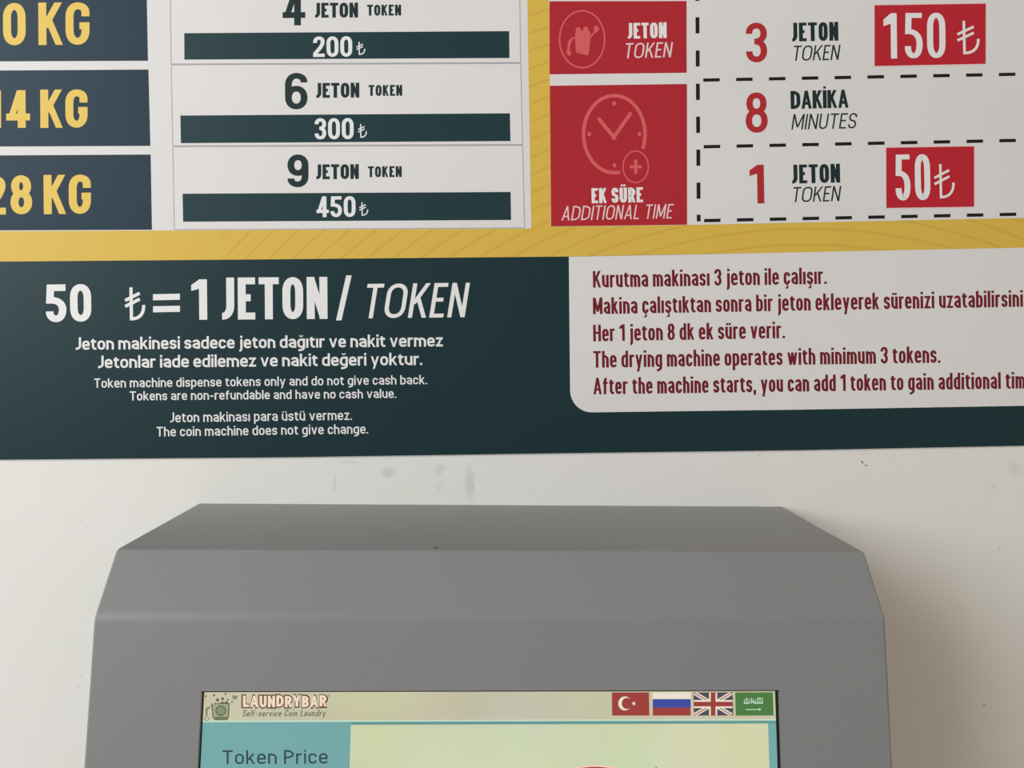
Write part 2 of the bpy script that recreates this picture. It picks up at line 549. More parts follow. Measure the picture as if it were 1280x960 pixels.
def text(body, p0, p1, cap, wx, wy, m, parent, fn=None, layer=3, slant=0.0, gap=.09, space=.30, xh=.73,
         name='lettering', label=None, wobble=None):
    """lettering from baseline point p0 to baseline point p1 (survey units, v downwards)"""
    fn = fn or on_sign
    chars = []
    i = 0
    while i < len(body):
        if body[i] == '₺':
            chars.append('L$')
        else:
            chars.append(body[i])
        i += 1
    W = math.hypot(p1[0] - p0[0], p1[1] - p0[1]) - slant * cap * .97
    sw = sum(G[c][0] * (1.25 if slant > 0 and c in 'OD' else 1) for c in chars if c != ' ')
    ns = sum(1 for c in chars if c == ' ')
    nd = sum(1 for c in chars if c != ' ')
    gp = gap * cap
    fixed = nd * wx + (nd - 1) * gp + ns * (space * cap - 0 * gp)
    s = (W - fixed) / sw if sw > 0 else cap
    if s < cap * .45:                       # squeeze the gaps rather than the letters
        over = cap * .45 * sw - (W - fixed)
        room = (nd - 1) * gp * .55
        k = min(1, over / room) if room > 0 else 0
        gp *= 1 - .55 * k
        fixed = nd * wx + (nd - 1) * gp + ns * space * cap
        s = (W - fixed) / sw
    dx, dy = (p1[0] - p0[0]), (p1[1] - p0[1])
    L = math.hypot(dx, dy)
    ux, uy = dx / L, dy / L
    polys, lifts, x = [], [], 0.0
    for c in chars:
        if c == ' ':
            x += space * cap
            continue
        pg, a, lf = glyph(c, x, s * (1.25 if slant > 0 and c in 'OD' else 1), cap, wx, wy, xh)
        if wobble:
            a_, dy_ = wobble[0], wobble[1]
            t = math.sin(len(polys) * 1.7 + x) * dy_
            pg = [[(q[0], q[1] + t) for q in pp] for pp in pg]
        polys += pg
        lifts += lf
        x += a + gp
    V, F = [], []
    for pg, lf in zip(polys, lifts):
        # keep every quad facing the reader
        ar = sum(pg[k][0] * pg[(k + 1) % len(pg)][1] - pg[(k + 1) % len(pg)][0] * pg[k][1] for k in range(len(pg)))
        if ar < 0:
            pg = pg[::-1]
        b = len(V)
        for (gx, gy) in pg:
            gx2 = gx + slant * gy
            V.append(fn(p0[0] + ux * gx2 + uy * gy, p0[1] + uy * gx2 - ux * gy, layer + lf / STEP))
        F.append(tuple(range(b, b + len(pg))))
    return link(name, V, F, m, parent, label=label)


# ------------------------------------------------------------------ the setting: wall and floor
def wall_material():
    m = bpy.data.materials.new('painted_wall')
    m.use_nodes = True
    nt = m.node_tree
    b = nt.nodes['Principled BSDF']
    b.inputs['Roughness'].default_value = 0.6
    b.inputs['Specular IOR Level'].default_value = 0.3
    tc = nt.nodes.new('ShaderNodeTexCoord')
    n = nt.nodes.new('ShaderNodeTexNoise')
    n.inputs['Scale'].default_value = 9
    n.inputs['Detail'].default_value = 5
    nt.links.new(tc.outputs['Object'], n.inputs['Vector'])
    cr = nt.nodes.new('ShaderNodeValToRGB')
    cr.color_ramp.elements[0].position = 0.3
    cr.color_ramp.elements[0].color = (0.715, 0.705, 0.655, 1)
    cr.color_ramp.elements[1].position = 0.7
    cr.color_ramp.elements[1].color = (0.735, 0.715, 0.685, 1)
    nt.links.new(n.outputs['Fac'], cr.inputs['Fac'])
    last = cr.outputs['Color']
    sep = nt.nodes.new('ShaderNodeSeparateXYZ')
    nt.links.new(tc.outputs['Object'], sep.inputs[0])
    wn = nt.nodes.new('ShaderNodeTexNoise')
    wn.inputs['Scale'].default_value = 90
    nt.links.new(tc.outputs['Object'], wn.inputs['Vector'])
    wv = nt.nodes.new('ShaderNodeVectorMath')
    wv.operation = 'MULTIPLY_ADD'
    wv.inputs[1].default_value = (0.009, 0, 0.009)
    wa = nt.nodes.new('ShaderNodeVectorMath')
    wa.operation = 'SUBTRACT'
    wa.inputs[1].default_value = (0.5, 0.5, 0.5)
    nt.links.new(wn.outputs['Color'], wa.inputs[0])
    nt.links.new(wa.outputs[0], wv.inputs[0])
    nt.links.new(tc.outputs['Object'], wv.inputs[2])
    # scuffs and chips in the paint: (u, v, half width, half height, strength)
    for (u, v, rx, rz, k) in [(587, 604, 7, 34, .20), (484, 592, 12, 9, .22), (549, 586, 11, 11, .16), (419, 603, 1.6, 24, .16),
                              (549, 608, 6, 9, .10), (1079.5, 577, 2.8, 3.4, 1.0), (1084, 581.5, 2.6, 2.0, .9), (1230, 884, 2.6, 2.2, .7),
                              (109, 658, 2.2, 1.8, .3), (950, 570, 2.4, 1.2, .45), (1241, 609, 5, 3, .25), (102, 846, 2, 3, .25),
                              (96, 858, 2, 3, .25), (1270, 587, 14, 16, .14), (1250, 686, 4, 2, .25), (435, 578, 22, 4, .12)]:
        x, z = hom(HW, u, v)
        sx, sz = rx * .00068, rz * .00068
        mp = nt.nodes.new('ShaderNodeVectorMath')
        mp.operation = 'SUBTRACT'
        mp.inputs[1].default_value = (x, 0, z)
        nt.links.new(wv.outputs[0], mp.inputs[0])
        ms = nt.nodes.new('ShaderNodeVectorMath')
        ms.operation = 'MULTIPLY'
        ms.inputs[1].default_value = (1 / sx, 0, 1 / sz)
        nt.links.new(mp.outputs[0], ms.inputs[0])
        le = nt.nodes.new('ShaderNodeVectorMath')
        le.operation = 'LENGTH'
        nt.links.new(ms.outputs[0], le.inputs[0])
        mr = nt.nodes.new('ShaderNodeMapRange')
        mr.interpolation_type = 'SMOOTHSTEP'
        mr.inputs['From Min'].default_value = 1.0
        mr.inputs['From Max'].default_value = 0.2
        mr.inputs['To Max'].default_value = k
        nt.links.new(le.outputs['Value'], mr.inputs['Value'])
        mx = nt.nodes.new('ShaderNodeMix')
        mx.data_type = 'RGBA'
        nt.links.new(mr.outputs['Result'], mx.inputs['Factor'])
        nt.links.new(last, mx.inputs['A'])
        mx.inputs['B'].default_value = (0.16, 0.15, 0.13, 1)
        last = mx.outputs['Result']
    nt.links.new(last, b.inputs['Base Color'])
    n2 = nt.nodes.new('ShaderNodeTexNoise')
    n2.inputs['Scale'].default_value = 60
    n2.inputs['Detail'].default_value = 4
    nt.links.new(tc.outputs['Object'], n2.inputs['Vector'])
    bp = nt.nodes.new('ShaderNodeBump')
    bp.inputs['Strength'].default_value = 0.12
    bp.inputs['Distance'].default_value = 0.002
    nt.links.new(n2.outputs['Fac'], bp.inputs['Height'])
    nt.links.new(bp.outputs['Normal'], b.inputs['Normal'])
    return m


v, f = box(-2.2, 2.2, 0.0, 0.12, 0.0, 2.7)
link('wall_back', v, f, wall_material(), kind='structure')
v, f = box(-2.2, 2.2, -2.6, 0.12, -0.08, 0.0)
link('floor', v, f, mat('floor_tile', (0.42, 0.39, 0.35, 1), 0.4, 0.5, 0.08, 3), kind='structure')

# ------------------------------------------------------------------ the price board
sign = thing('price_sign', 'wide teal, gold and white printed price board on the wall above the machine', 'sign', SIGN)
foot = [(-240, 577.3), (0, 575.2), (360, 572.0), (700, 567.0), (1000, 563.2), (1280, 557.6), (1560, 552)]
head = [(1560, -420), (-240, -420)]
out = foot + head
n = len(out)
xs = [hom(HW, *p) for p in out]
V = [(x - SIGN.x, 0, z - SIGN.z) for x, z in xs] + [(x - SIGN.x, 0.0012, z - SIGN.z) for x, z in xs]
F = [tuple(range(n)), tuple(range(2 * n - 1, n - 1, -1))] + [(i, i + n, (i + 1) % n + n, (i + 1) % n) for i in range(n)]
link('board', V, F, M_core, sign)

gc = hom(HW, 1000, 975)
gold = flat('gold_background', on_sign,
            [(-240, 329), (0, 327), (360, 324), (700, 320.8), (1000, 315.4), (1280, 309.6), (1560, 304), (1560, -420), (-240, -420)],
            1, gold_mat(gc[0] - SIGN.x, gc[1] - SIGN.z), sign, 'gold band with fine curved lines')

# teal footer with the token rate
footer = flat('teal_footer', on_sign,
              [(-240, 329), (0, 327), (360, 324), (711, 320.7), (1000, 315.4), (1280, 309.6), (1560, 304), (1560, 551.6), (1280, 557.2),
               (1000, 562.8), (700, 566.6), (360, 571.6), (0, 574.8), (-240, 577)], 2, M_teal, sign, 'dark teal strip along the foot of the board')
wt = M_wtext
text('50', (57.8, 402.8), (114.5, 401.9), 47, 9.4, 8.2, wt, footer, gap=.10)
text('₺', (156, 400.6), (181.5, 400.2), 41, 4.0, 4.0, wt, footer)
multi('lettering', on_sign, [bar(191.3, 225, 371.6, 370.9, 7.6), bar(191.4, 225, 386.6, 386.0, 7.6)], 3, wt, footer)
text('1', (239.5, 399.8), (259.2, 399.6), 50.5, 10, 9, wt, footer)
text('JETON', (275.5, 399.6), (409.5, 398.6), 52.5, 9.9, 8.6, wt, footer, gap=.085)
text('/', (420, 400.5), (440.5, 400.2), 56, 7, 7, wt, footer)
text('TOKEN', (452.8, 398.0), (587.8, 396.4), 43, 5.2, 4.8, wt, footer, slant=.17, gap=.115)
text('Jeton makinesi sadece jeton dağıtır ve nakit vermez', (94.7, 437.3), (553.6, 433.0), 15.6, 2.75, 2.5, wt, footer, gap=.09, space=.27, xh=.73)
text('Jetonlar iade edilemez ve nakit değeri yoktur.', (122.8, 460.2), (527.8, 456.2), 15.6, 2.75, 2.5, wt, footer, gap=.09, space=.27, xh=.73)
text('Token machine dispense tokens only and do not give cash back.', (118, 484.7), (533.8, 480.2), 11.6, 1.75, 1.6, wt, footer, gap=.115, space=.31, xh=.74)
text('Tokens are non-refundable and have no cash value.', (162.5, 500.6), (495.3, 497.4), 11.4, 1.75, 1.6, wt, footer, gap=.115, space=.31, xh=.74)
text('Jeton makinası para üstü vermez.', (213, 527.9), (440, 524.8), 12.2, 1.8, 1.65, wt, footer, gap=.115, space=.31, xh=.74)
text('The coin machine does not give change.', (196, 545.6), (460.2, 541.9), 12.0, 1.8, 1.65, wt, footer, gap=.115, space=.31, xh=.74)

# white column behind the wash prices
col_pts = [(-240, 289.8), (0, 289.0), (190, 288.2), (664, 285.6), (661.6, 143), (659.2, 0), (655, -250), (-240, -250)]
column = flat('white_background', on_sign, col_pts, 2, M_white, sign)


def size_panel(pts, *words):
    p = flat('size_panel', on_sign, pts, 3, M_navy, sign)
    for (s_, a, b, cap) in words:
        text(s_, a, b, cap, 10.0, 8.6, M_yel, p, layer=4, gap=.075)
    return p


p = size_panel([(-240, 77.6), (0, 76.8), (185, 76.0), (183.6, 0), (183.2, -20), (-240, -18)],
               ('1', (-27, 56.8), (-4, 56.7), 52.5), ('0', (4.2, 56.8), (32.4, 56.6), 52.8), ('KG', (48.3, 56.4), (112.2, 56.0), 53))
size_panel([(-240, 183.8), (0, 183.2), (188, 182.4), (185.6, 87.0), (0, 88.2), (-240, 89.6)],
           ('1', (-20, 160.2), (1.6, 160.1), 47), ('4', (8, 160.0), (37.4, 159.8), 47), ('KG', (50.7, 160), (109.8, 159.6), 47.8))
size_panel([(-240, 288.9), (0, 288), (190, 287.2), (188.4, 193.2), (0, 194.3), (-240, 195.8)],
           ('2', (-20, 268.6), (7.6, 268.2), 48.6), ('8', (13.6, 268.0), (40.6, 267.6), 48.6), ('KG', (55, 267.8), (114, 267.2), 49))


def price_sticker(cell, num, nb, ncap, lab, lb, tok, tb, barq, price, pb, pcap, lira, lcap, nlabel):
    st = flat('price_sticker', on_sign, cell, 3, M_paper, sign)
    k = len(cell)
    multi('border_line', on_sign, [seg(*cell[i], *cell[(i + 1) % k], 0.9) for i in range(k)], 4, M_line, st)
    text(num, nb[0], nb[1], ncap, 8.4, 7.2, M_dtext, st, layer=4, name='numeral')
    text('JETON', lb[0], lb[1], 18.6, 4.4, 3.5, M_dtext, st, layer=4, gap=.085)
    text('TOKEN', tb[0], tb[1], 13.6, 3.1, 2.5, M_dtext, st, layer=4, gap=.11)
    b_ = flat('price_bar', on_sign, barq, 4, M_bar, st)
    text(price, pb[0], pb[1], pcap, 4.8, 4.1, M_wtext, st, layer=5, gap=.09)
    text('₺', lira[0], lira[1], lcap, 1.5, 1.5, M_wtext, st, layer=5)


price_sticker([(214.0, 80.0), (650.6, 78.2), (649.4, -25), (213, -24)], '4', ((353.4, 31.9), (381.3, 31.8)), 46,
              0, ((392.7, 22.3), (447.6, 22.0)), 0, ((459, 19.7), (501.4, 19.5)),
              [(230.4, 41.6), (636.4, 39.0), (636.8, 72.6), (230.6, 74.6)], '200', ((391.6, 71.4), (440.4, 71.0)), 25.6,
              ((445.6, 68.9), (456.6, 68.7)), 16.2, 'a')
price_sticker([(216.0, 182.3), (653, 180.6), (650.8, 79.4), (214.2, 81.2)], '6', ((356.6, 136.9), (384.6, 136.6)), 45.5,
              0, ((394.3, 122.5), (449.2, 122)), 0, ((460.8, 120), (502.8, 119.8)),
              [(225.6, 144.5), (637.4, 141.7), (638, 176.4), (226.2, 179)], '300', ((393.6, 174.4), (442.2, 174.0)), 26.4,
              ((447.6, 172.4), (458.6, 172.2)), 17, 'b')
price_sticker([(218, 287.0), (655.6, 284.8), (653.2, 181.8), (216.2, 183.6)], '9', ((359.6, 234.2), (385.8, 234)), 41,
              0, ((394.3, 224.2), (448.6, 223.8)), 0, ((460, 221.6), (502.2, 221.3)),
              [(228.3, 242.2), (638.2, 240), (638.8, 275), (229, 277.2)], '450', ((395.8, 271.6), (444.6, 271.2)), 26,
              ((449.2, 269.8), (460.2, 269.6)), 16.6, 'c')

# dryer prices, right of the gold strip
fare = flat('fare_panel', on_sign, [(688.6, 283.2), (860, 281.2), (1000, 278.3), (1280, 272.4), (1460, 268.6), (1458, -250), (683, -250), (686.4, 1.2)],
            2, M_white, sign, 'white panel of dryer prices')


def red_panel(pts, lab):
    r = flat('red_panel', on_sign, pts, 3, M_red, sign, lab)
    return r


rp = red_panel([(687, 93.0), (858.3, 91.0), (858.1, 1.4), (686.7, 1.7)], 'red panel with a token emblem in a ring')
multi('emblem_ring', on_sign, ring(727.6, 49.2, 29.2, 36.6, 2.0), 4, M_sal, rp)
em = lambda pts: [(690 + x / 10.1, y / 10.1) for x, y in pts]
multi('emblem', on_sign, [
    em([(290, 470), (300, 660), (350, 678), (458, 702), (468, 650), (488, 420), (482, 405), (470, 400), (380, 402), (300, 400)]),
    em([(298, 410), (302, 360), (315, 346), (348, 346), (366, 370), (382, 408)]),
    em([(380, 408), (396, 352), (412, 340), (442, 342), (462, 372), (474, 408)]),
    em([(276, 468), (232, 490), (200, 530), (190, 640), (222, 645), (232, 560), (256, 505), (292, 480)]),
    em([(184, 640), (182, 680), (215, 706), (238, 690), (240, 650), (222, 636)]),
    em([(488, 448), (530, 402), (560, 398), (500, 468), (484, 486)]),
    em([(526, 345), (532, 400), (566, 408), (600, 370), (590, 336), (572, 352), (568, 324), (545, 324)])],
    4, M_sal, rp)
text('JETON', (783.8, 48.6), (833.4, 47.6), 19.6, 4.1, 3.2, M_wtext, rp, layer=4, gap=.08)
text('TOKEN', (779.8, 73.2), (841.6, 71.6), 19, 2.1, 1.9, M_pink, rp, layer=4, slant=.17, gap=.12)

rp = red_panel([(688.8, 283), (858.8, 280.9), (858.6, 105.0), (687.2, 107.3)], 'red panel with a clock and plus sign')
cl = []
full = ring(767.8, 167.8, 40.6, 50.4, 4.4, 64)
for q in full:
    mx_, my_ = sum(a for a, b in q) / 4, sum(b for a, b in q) / 4
    if ((mx_ - 794.5) / 20.6) ** 2 + ((my_ - 208.5) / 24.5) ** 2 > 1:
        cl.append(q)
cl += [seg(748.6, 148.8, 767.0, 171.2, 4.6), seg(767.0, 171.8, 787.8, 142.2, 4.6),
       ellipse(767.2, 171.6, 3.2, 3.4, 14), ellipse(748.6, 149, 2.3, 2.3, 10), ellipse(787.6, 142.3, 2.3, 2.3, 10)]
for (x, y) in ((767.6, 129.4), (799.2, 167.6), (768, 206.6), (736.4, 167.8)):
    cl.append(ellipse(x, y, 2.4, 2.8, 12))
multi('clock_emblem', on_sign, cl, 4, M_sal, rp)
multi('plus_emblem', on_sign, ring(794.5, 208.6, 16.8, 20.6, 1.9, 40) + [bar(786.8, 802.2, 208.6, 208.4, 4.0), [(792.5, 199.6), (796.6, 199.6), (796.6, 217.6), (792.5, 217.6)]],
      4, M_sal, rp)
text('EK SÜRE', (739.6, 254.2), (803.8, 252.8), 18.8, 4.0, 3.2, M_wtext, rp, layer=4, gap=.08, space=.24)
text('ADDITIONAL TIME', (701.6, 275.8), (842.4, 273.0), 18, 1.75, 1.7, M_pink, rp, layer=4, slant=.18, gap=.12, space=.28)

# printed dashes of the price table
dash_me = None
for (v0, v1) in [(-19.5, 1.2), (21.6, 41.8), (63.2, 83.2), (104.6, 125), (145.8, 166.2), (187, 207.4), (228.2, 248.5), (268.5, 276.8)]:
    x = 871.6 + .0062 * v0
    flat('dash', on_sign, [(x - 2.3, v1), (x + 2.5, v1), (x + 2.4, v0), (x - 2.4, v0)], 3, M_black, fare)
for (base, x0, k) in ((100.2, 879, -.0188), (183.5, 879.6, -.0204), (275.8, 880, -.0204)):
    for i in range(14):
        a = x0 + i * 41.05
        b = a + 20.6
        flat('dash', on_sign, bar(a, b, base + k * (a - x0), base + k * (b - x0), 4.1), 3, M_black, fare)

text('3', (932.8, 78.2), (959, 77.8), 49.5, 8.0, 7.2, M_rtext, fare, name='numeral')
text('8', (932.2, 166.2), (959.8, 165.8), 50.4, 8.0, 7.2, M_rtext, fare, name='numeral')
text('1', (937.4, 254.6), (955.4, 254.3), 48.4, 8.6, 7.0, M_rtext, fare, name='numeral')
text('JETON', (988.8, 52.0), (1048, 50.8), 23.4, 4.9, 3.8, M_dtext, fare, gap=.085)
text('TOKEN', (989.8, 76.3), (1051, 74.9), 19.0, 2.0, 1.9, M_dtext, fare, slant=.17, gap=.11)
text('DAKİKA', (988.4, 136.4), (1061, 134.6), 22.6, 4.8, 3.8, M_dtext, fare, gap=.035)
text('MINUTES', (989, 162.2), (1072.4, 160.4), 19.2, 2.0, 1.9, M_dtext, fare, slant=.17, gap=.11)
text('JETON', (988.8, 229.6), (1050.2, 228.2), 23.6, 5.0, 3.8, M_dtext, fare, gap=.085)
text('TOKEN', (989.2, 253), (1052, 251.4), 19, 2.0, 1.9, M_dtext, fare, slant=.17, gap=.11)


def tag(q, words, lab):
    rim = [(q[0][0] - 1.2, q[0][1] + 1.4), (q[1][0] + 1.2, q[1][1] + 1.4), (q[2][0] + 1.2, q[2][1] - 1.4), (q[3][0] - 1.2, q[3][1] - 1.4)]
    t = flat('price_tag', on_sign, rim, 3, M_pink, sign, lab)
    r = flat('red_field', on_sign, q, 4, M_redb, t)
    for a in words:
        text(*a, M_wtext, t, layer=5, gap=.10)


tag([(1093.2, 82.6), (1231.8, 79.8), (1232, 4.6), (1093, 6.8)],
    [('1', (1104.6, 73.4), (1121.2, 73.2), 56.6, 7.6, 6.2), ('50', (1131, 73.1), (1181.8, 72.6), 56.6, 7.6, 6.2), ('₺', (1196.5, 68.2), (1224, 67.6), 41, 3.2, 3.2)], 'red price tag reading 150 lira')
tag([(1107.8, 260), (1217.4, 258.4), (1217.4, 183), (1107.6, 184.8)],
    [('50', (1119.6, 250.8), (1163, 250.0), 57.4, 7.4, 6.2), ('₺', (1168, 248.2), (1193, 247.6), 42, 3.0, 3.0)], 'red price tag reading 50 lira')

# white note panel with rounded corner
note_pts = [(711, 320.9), (712.6, 488)]
for i in range(1, 9):
    a = math.pi / 2 * i / 8
    note_pts.append((712.6 + 27 * (1 - math.cos(a)), 488 + 27.4 * math.sin(a)))
note_pts += [(1000, 512.0), (1280, 507.2), (1540, 502.6), (1540, 304.4), (1280, 309.6), (1000, 315.4), (860, 318.2)]
note = flat('note_panel', on_sign, note_pts, 3, M_white, sign, 'white panel of dryer instructions with a rounded corner')
mt = M_mtext
kw = dict(layer=4, gap=.07, space=.215, xh=.75)
text('Kurutma makinası 3 jeton ile çalışır.', (741.3, 359.6), (1033.4, 354.9), 20.8, 3.3, 2.8, mt, note, **kw)
text('Makina çalıştıktan sonra bir jeton ekleyerek sürenizi uzatabilirsiniz.', (741.3, 392.8), (1292.5, 383.2), 20.8, 3.3, 2.8, mt, note, **kw)
text('Her 1 jeton 8 dk ek süre verir.', (741.6, 426.8), (981.2, 422.7), 20.8, 3.3, 2.8, mt, note, **kw)
text('The drying machine operates with minimum 3 tokens.', (741.7, 459.7), (1175.4, 453.4), 20.8, 3.3, 2.8, mt, note, **kw)
text('After the machine starts, you can add 1 token to gain additional time.', (741.6, 493.0), (1295.5, 485.4), 20.8, 3.3, 2.8, mt, note, **kw)

# ------------------------------------------------------------------ the payment machine under it
kiosk = thing('token_machine', 'grey metal token machine with a lit screen on the wall below the board', 'machine', KROOT)


def arc(a, b, c, r, n=5):
    """round the corner b of the profile a-b-c (y, z pairs)"""
    A, B_, C_2 = Vector(a), Vector(b), Vector(c)
    u, w2 = (A - B_).normalized(), (C_2 - B_).normalized()
    s, e = B_ + u * r, B_ + w2 * r
    o = []
    for i in range(n + 1):
        t = i / n
        o.append(tuple(s * (1 - t) ** 2 + B_ * 2 * t * (1 - t) + e * t * t))
    return o


FT = 0.47                                           # length of the sloping front
p3 = (0.0, P3Z - KROOT.z)
p2 = (P2.y, P2.z - KROOT.z)
p1 = (P1.y, P1.z - KROOT.z)
pe = P1 + SLP * FT
p0 = (pe.y, pe.z - KROOT.z)
pb = (-0.10, pe.z - 0.05 - KROOT.z)
pw = (0.0, pe.z - 0.05 - KROOT.z)
prof = [p3] + arc(p3, p2, p1, 0.0015, 3) + arc(p2, p1, p0, 0.004, 6)
front_a = prof[-1]
prof += arc(p1, p0, pb, 0.006, 4)
front_b_i = len(arc(p3, p2, p1, 0.0015, 3)) + len(arc(p2, p1, p0, 0.006, 6))
prof += [pb, pw]
npf = len(prof)
fi = 1 + 4 + 7 - 1                                  # profile index where the flat front begins
V, F = [], []
for x in (-HALF, -HALF + 0.0012, HALF - 0.0012, HALF):
    inset = 0.0012 if abs(x) == HALF else 0.0
    for i, (y, z) in enumerate(prof):
        # the outer rings sit slightly in, giving the sheet metal its folded edge
        cy, cz = -0.09, (p3[1] + pw[1]) / 2
        if inset and i not in (0, npf - 1):
            d = Vector((cy - y, cz - z)).normalized() * inset
            y, z = y + d.x, z + d.y
        V.append((x, y, z))
for c in range(3):
    for i in range(npf - 1):
        if c == 1 and i == fi:
            continue                                # the front plate is cut out for the screen
        a = c * npf + i
        F.append((a, a + 1, a + 1 + npf, a + npf))
F.append(tuple(range(npf - 1, -1, -1)))
F.append(tuple(range(3 * npf, 4 * npf)))
# front plate with a window
SX0, SX1, ST0, ST1 = -0.18165, 0.18005, 0.0450, 0.3180
t_a = (Vector((0,) + prof[fi]) + KROOT - P1).dot(SLP)
t_b = (Vector((0,) + prof[fi + 1]) + KROOT - P1).dot(SLP)
ox = HALF - 0.0012
ob = [npf + fi, npf + fi + 1, 2 * npf + fi + 1, 2 * npf + fi]
b0 = len(V)
V += [on_front(SX0, ST0), on_front(SX0, ST1), on_front(SX1, ST1), on_front(SX1, ST0)]
V += [on_front(SX0, ST0, -REC - .001), on_front(SX0, ST1, -REC - .001), on_front(SX1, ST1, -REC - .001), on_front(SX1, ST0, -REC - .001)]
for i in range(4):
    j = (i + 1) % 4
    F.append((ob[i], ob[j], b0 + j, b0 + i))
    F.append((b0 + i, b0 + j, b0 + 4 + j, b0 + 4 + i))
housing = link('housing', V, F, M_grey, kiosk)
flat('rivet', lambda u, v_, l: (0.0 + u, P2.y + 0.004 + 0.0015 + v_, p2[1] + l * 0.0002),
     ellipse(-0.0405, 0, 0.0012, 0.0016, 14), 1, M_steel, kiosk)

# screen assembly, all on the recessed plane
gq = [(SX0 - .006, ST0 - .006), (SX0 - .006, ST1 + .006), (SX1 + .006, ST1 + .006), (SX1 + .006, ST0 - .006)]
V = [on_front(x, t, -REC) for x, t in gq] + [on_front(x, t, -REC - .006) for x, t in gq]
F = [(0, 1, 2, 3), (4, 7, 6, 5)] + [(i, i + 4, (i + 1) % 4 + 4, (i + 1) % 4) for i in range(4)]
screen = link('screen', V, F, M_gask, kiosk, label='lit display behind a black edge')

E_head = screen_mat('display_cream', srgb(200, 198, 166), 0.95, 0.3)
E_teal = screen_mat('display_teal', srgb(112, 168, 168), 0.95, 0.06)
E_line = screen_mat('display_teal_line', srgb(98, 150, 145), 0.95)
E_pale = screen_mat('display_pale_green', srgb(205, 212, 174), 0.97, 0.25)
E_edge = screen_mat('display_mint_edge', srgb(195, 222, 200), 0.95)
E_ink = screen_mat('display_dark_ink', srgb(28, 62, 68), 0.9)
E_olive = screen_mat('display_olive', srgb(92, 98, 72), 0.9)
E_olive2 = screen_mat('display_olive_pale', srgb(160, 166, 135), 0.95)
E_drum = screen_mat('display_sage', srgb(128, 142, 116), 0.95)
E_brown = screen_mat('display_brown', srgb(100, 72, 52), 0.9)
E_peach = screen_mat('display_peach', srgb(240, 214, 190), 1.0)
E_rf = screen_mat('display_red', srgb(160, 52, 48), 0.9)
E_blue = screen_mat('display_blue', srgb(42, 66, 160), 0.95)
E_navy = screen_mat('display_navy', srgb(72, 72, 84), 0.9)
E_green = screen_mat('display_green', srgb(66, 120, 58), 0.95)
E_white = screen_mat('display_white', srgb(235, 226, 210), 0.95)
E_pinkd = screen_mat('display_pink', srgb(244, 200, 180), 1.0)

tl, tr = (254.4, 866.6), (969.6, 866.6)


def srect(name, x0, x1, y0, y1, layer, m, parent=None, drift=0.0, label=None):
    """a display field; its edges follow the display's own x and slope axes"""
    a = hom(HS, x0, y0)
    b = hom(HS, x1, y0)
    c = hom(HS, (x0 + x1) / 2, y1)
    ta = (a[1] + b[1]) / 2
    q = [(a[0], ta), (a[0], c[1]), (b[0], c[1]), (b[0], ta)]
    V = [on_front(x, t, -REC + layer * SSTEP) for x, t in q]
    return link(name, V, [(0, 1, 2, 3)], m, parent or screen, label=label)


def sfield(name, x0, x1, t0, t1, layer, m, label=None):
    V = [on_front(x, t, -REC + layer * SSTEP) for x, t in ((x0, t0), (x0, t1), (x1, t1), (x1, t0))]
    return link(name, V, [(0, 1, 2, 3)], m, screen, label=label)


LX, RX = hom(HS, 254.6, 880)[0], hom(HS, 969.2, 880)[0]
PX0, PX1 = hom(HS, 438.4, 912)[0], hom(HS, 960.2, 912)[0]
T0 = ST0 + 0.0013
TH = hom(HS, 640, 901.6)[1]
TP = hom(HS, 640, 905.4)[1]
TE = hom(HS, 640, 899.6)[1]
TB = 0.3150
sfield('header_strip', LX, RX, T0, TH, 1, E_head)
sfield('header_edge', LX, RX, TE, TH, 2, E_edge)
sfield('teal_field', LX, RX, TH, TB, 1, E_teal)
sfield('divider_line', PX0, RX, TH, TP, 2, E_line)
sfield('content_panel', PX0, PX1, TP, TB - .004, 2, E_pale)

S = on_screen
# washing machine emblem
k = lambda x, y: (240 + x / 17.45, 855 + y / 17.45)
kk = lambda pts: [k(*q) for q in pts]
ol = []
bod = [(430, 420), (440, 520), (462, 720), (500, 775), (760, 775), (795, 720), (812, 420), (560, 425)]
for i in range(len(bod) - 1):
    a, b = k(*bod[i]), k(*bod[i + 1])
    ol.append(seg(*a, *b, 1.5))
ol.append(seg(*k(500, 740), *k(770, 735), 2.2))
flat('emblem', S, kk([(445, 430), (480, 740), (780, 740), (800, 430)]), 2, E_olive2, screen)
multi('emblem', S, ol, 3, E_olive, screen)
flat('emblem', S, ellipse(*k(630, 580), 6.8, 6.6, 28), 4, E_olive, screen)
flat('emblem', S, ellipse(*k(630, 580), 5.3, 5.1, 28), 5, E_drum, screen)
multi('emblem', S, [ellipse(*k(x, y), r_, r_, 12) for x, y, r_ in
                    ((560, 345, 2.0), (670, 320, 1.9), (665, 410, 1.9), (750, 400, 1.8), (440, 475, 1.2), (520, 420, 1.3), (785, 340, 1.2),
                     (485, 245, 1.4), (305, 265, 1.2), (735, 215, 1.3))], 6, E_olive, screen)
multi('emblem', S, [kk([(870, 250), (1000, 250), (980, 330), (905, 345)]), kk([(850, 370), (900, 360), (900, 405), (860, 420)]),
                    kk([(300, 520), (400, 480), (400, 520), (345, 570), (340, 690), (295, 690), (295, 560)])], 2, E_drum, screen)
multi('emblem', S, ring(*k(325, 755), 3.0, 3.0, 1.0, 20), 3, E_drum, screen)

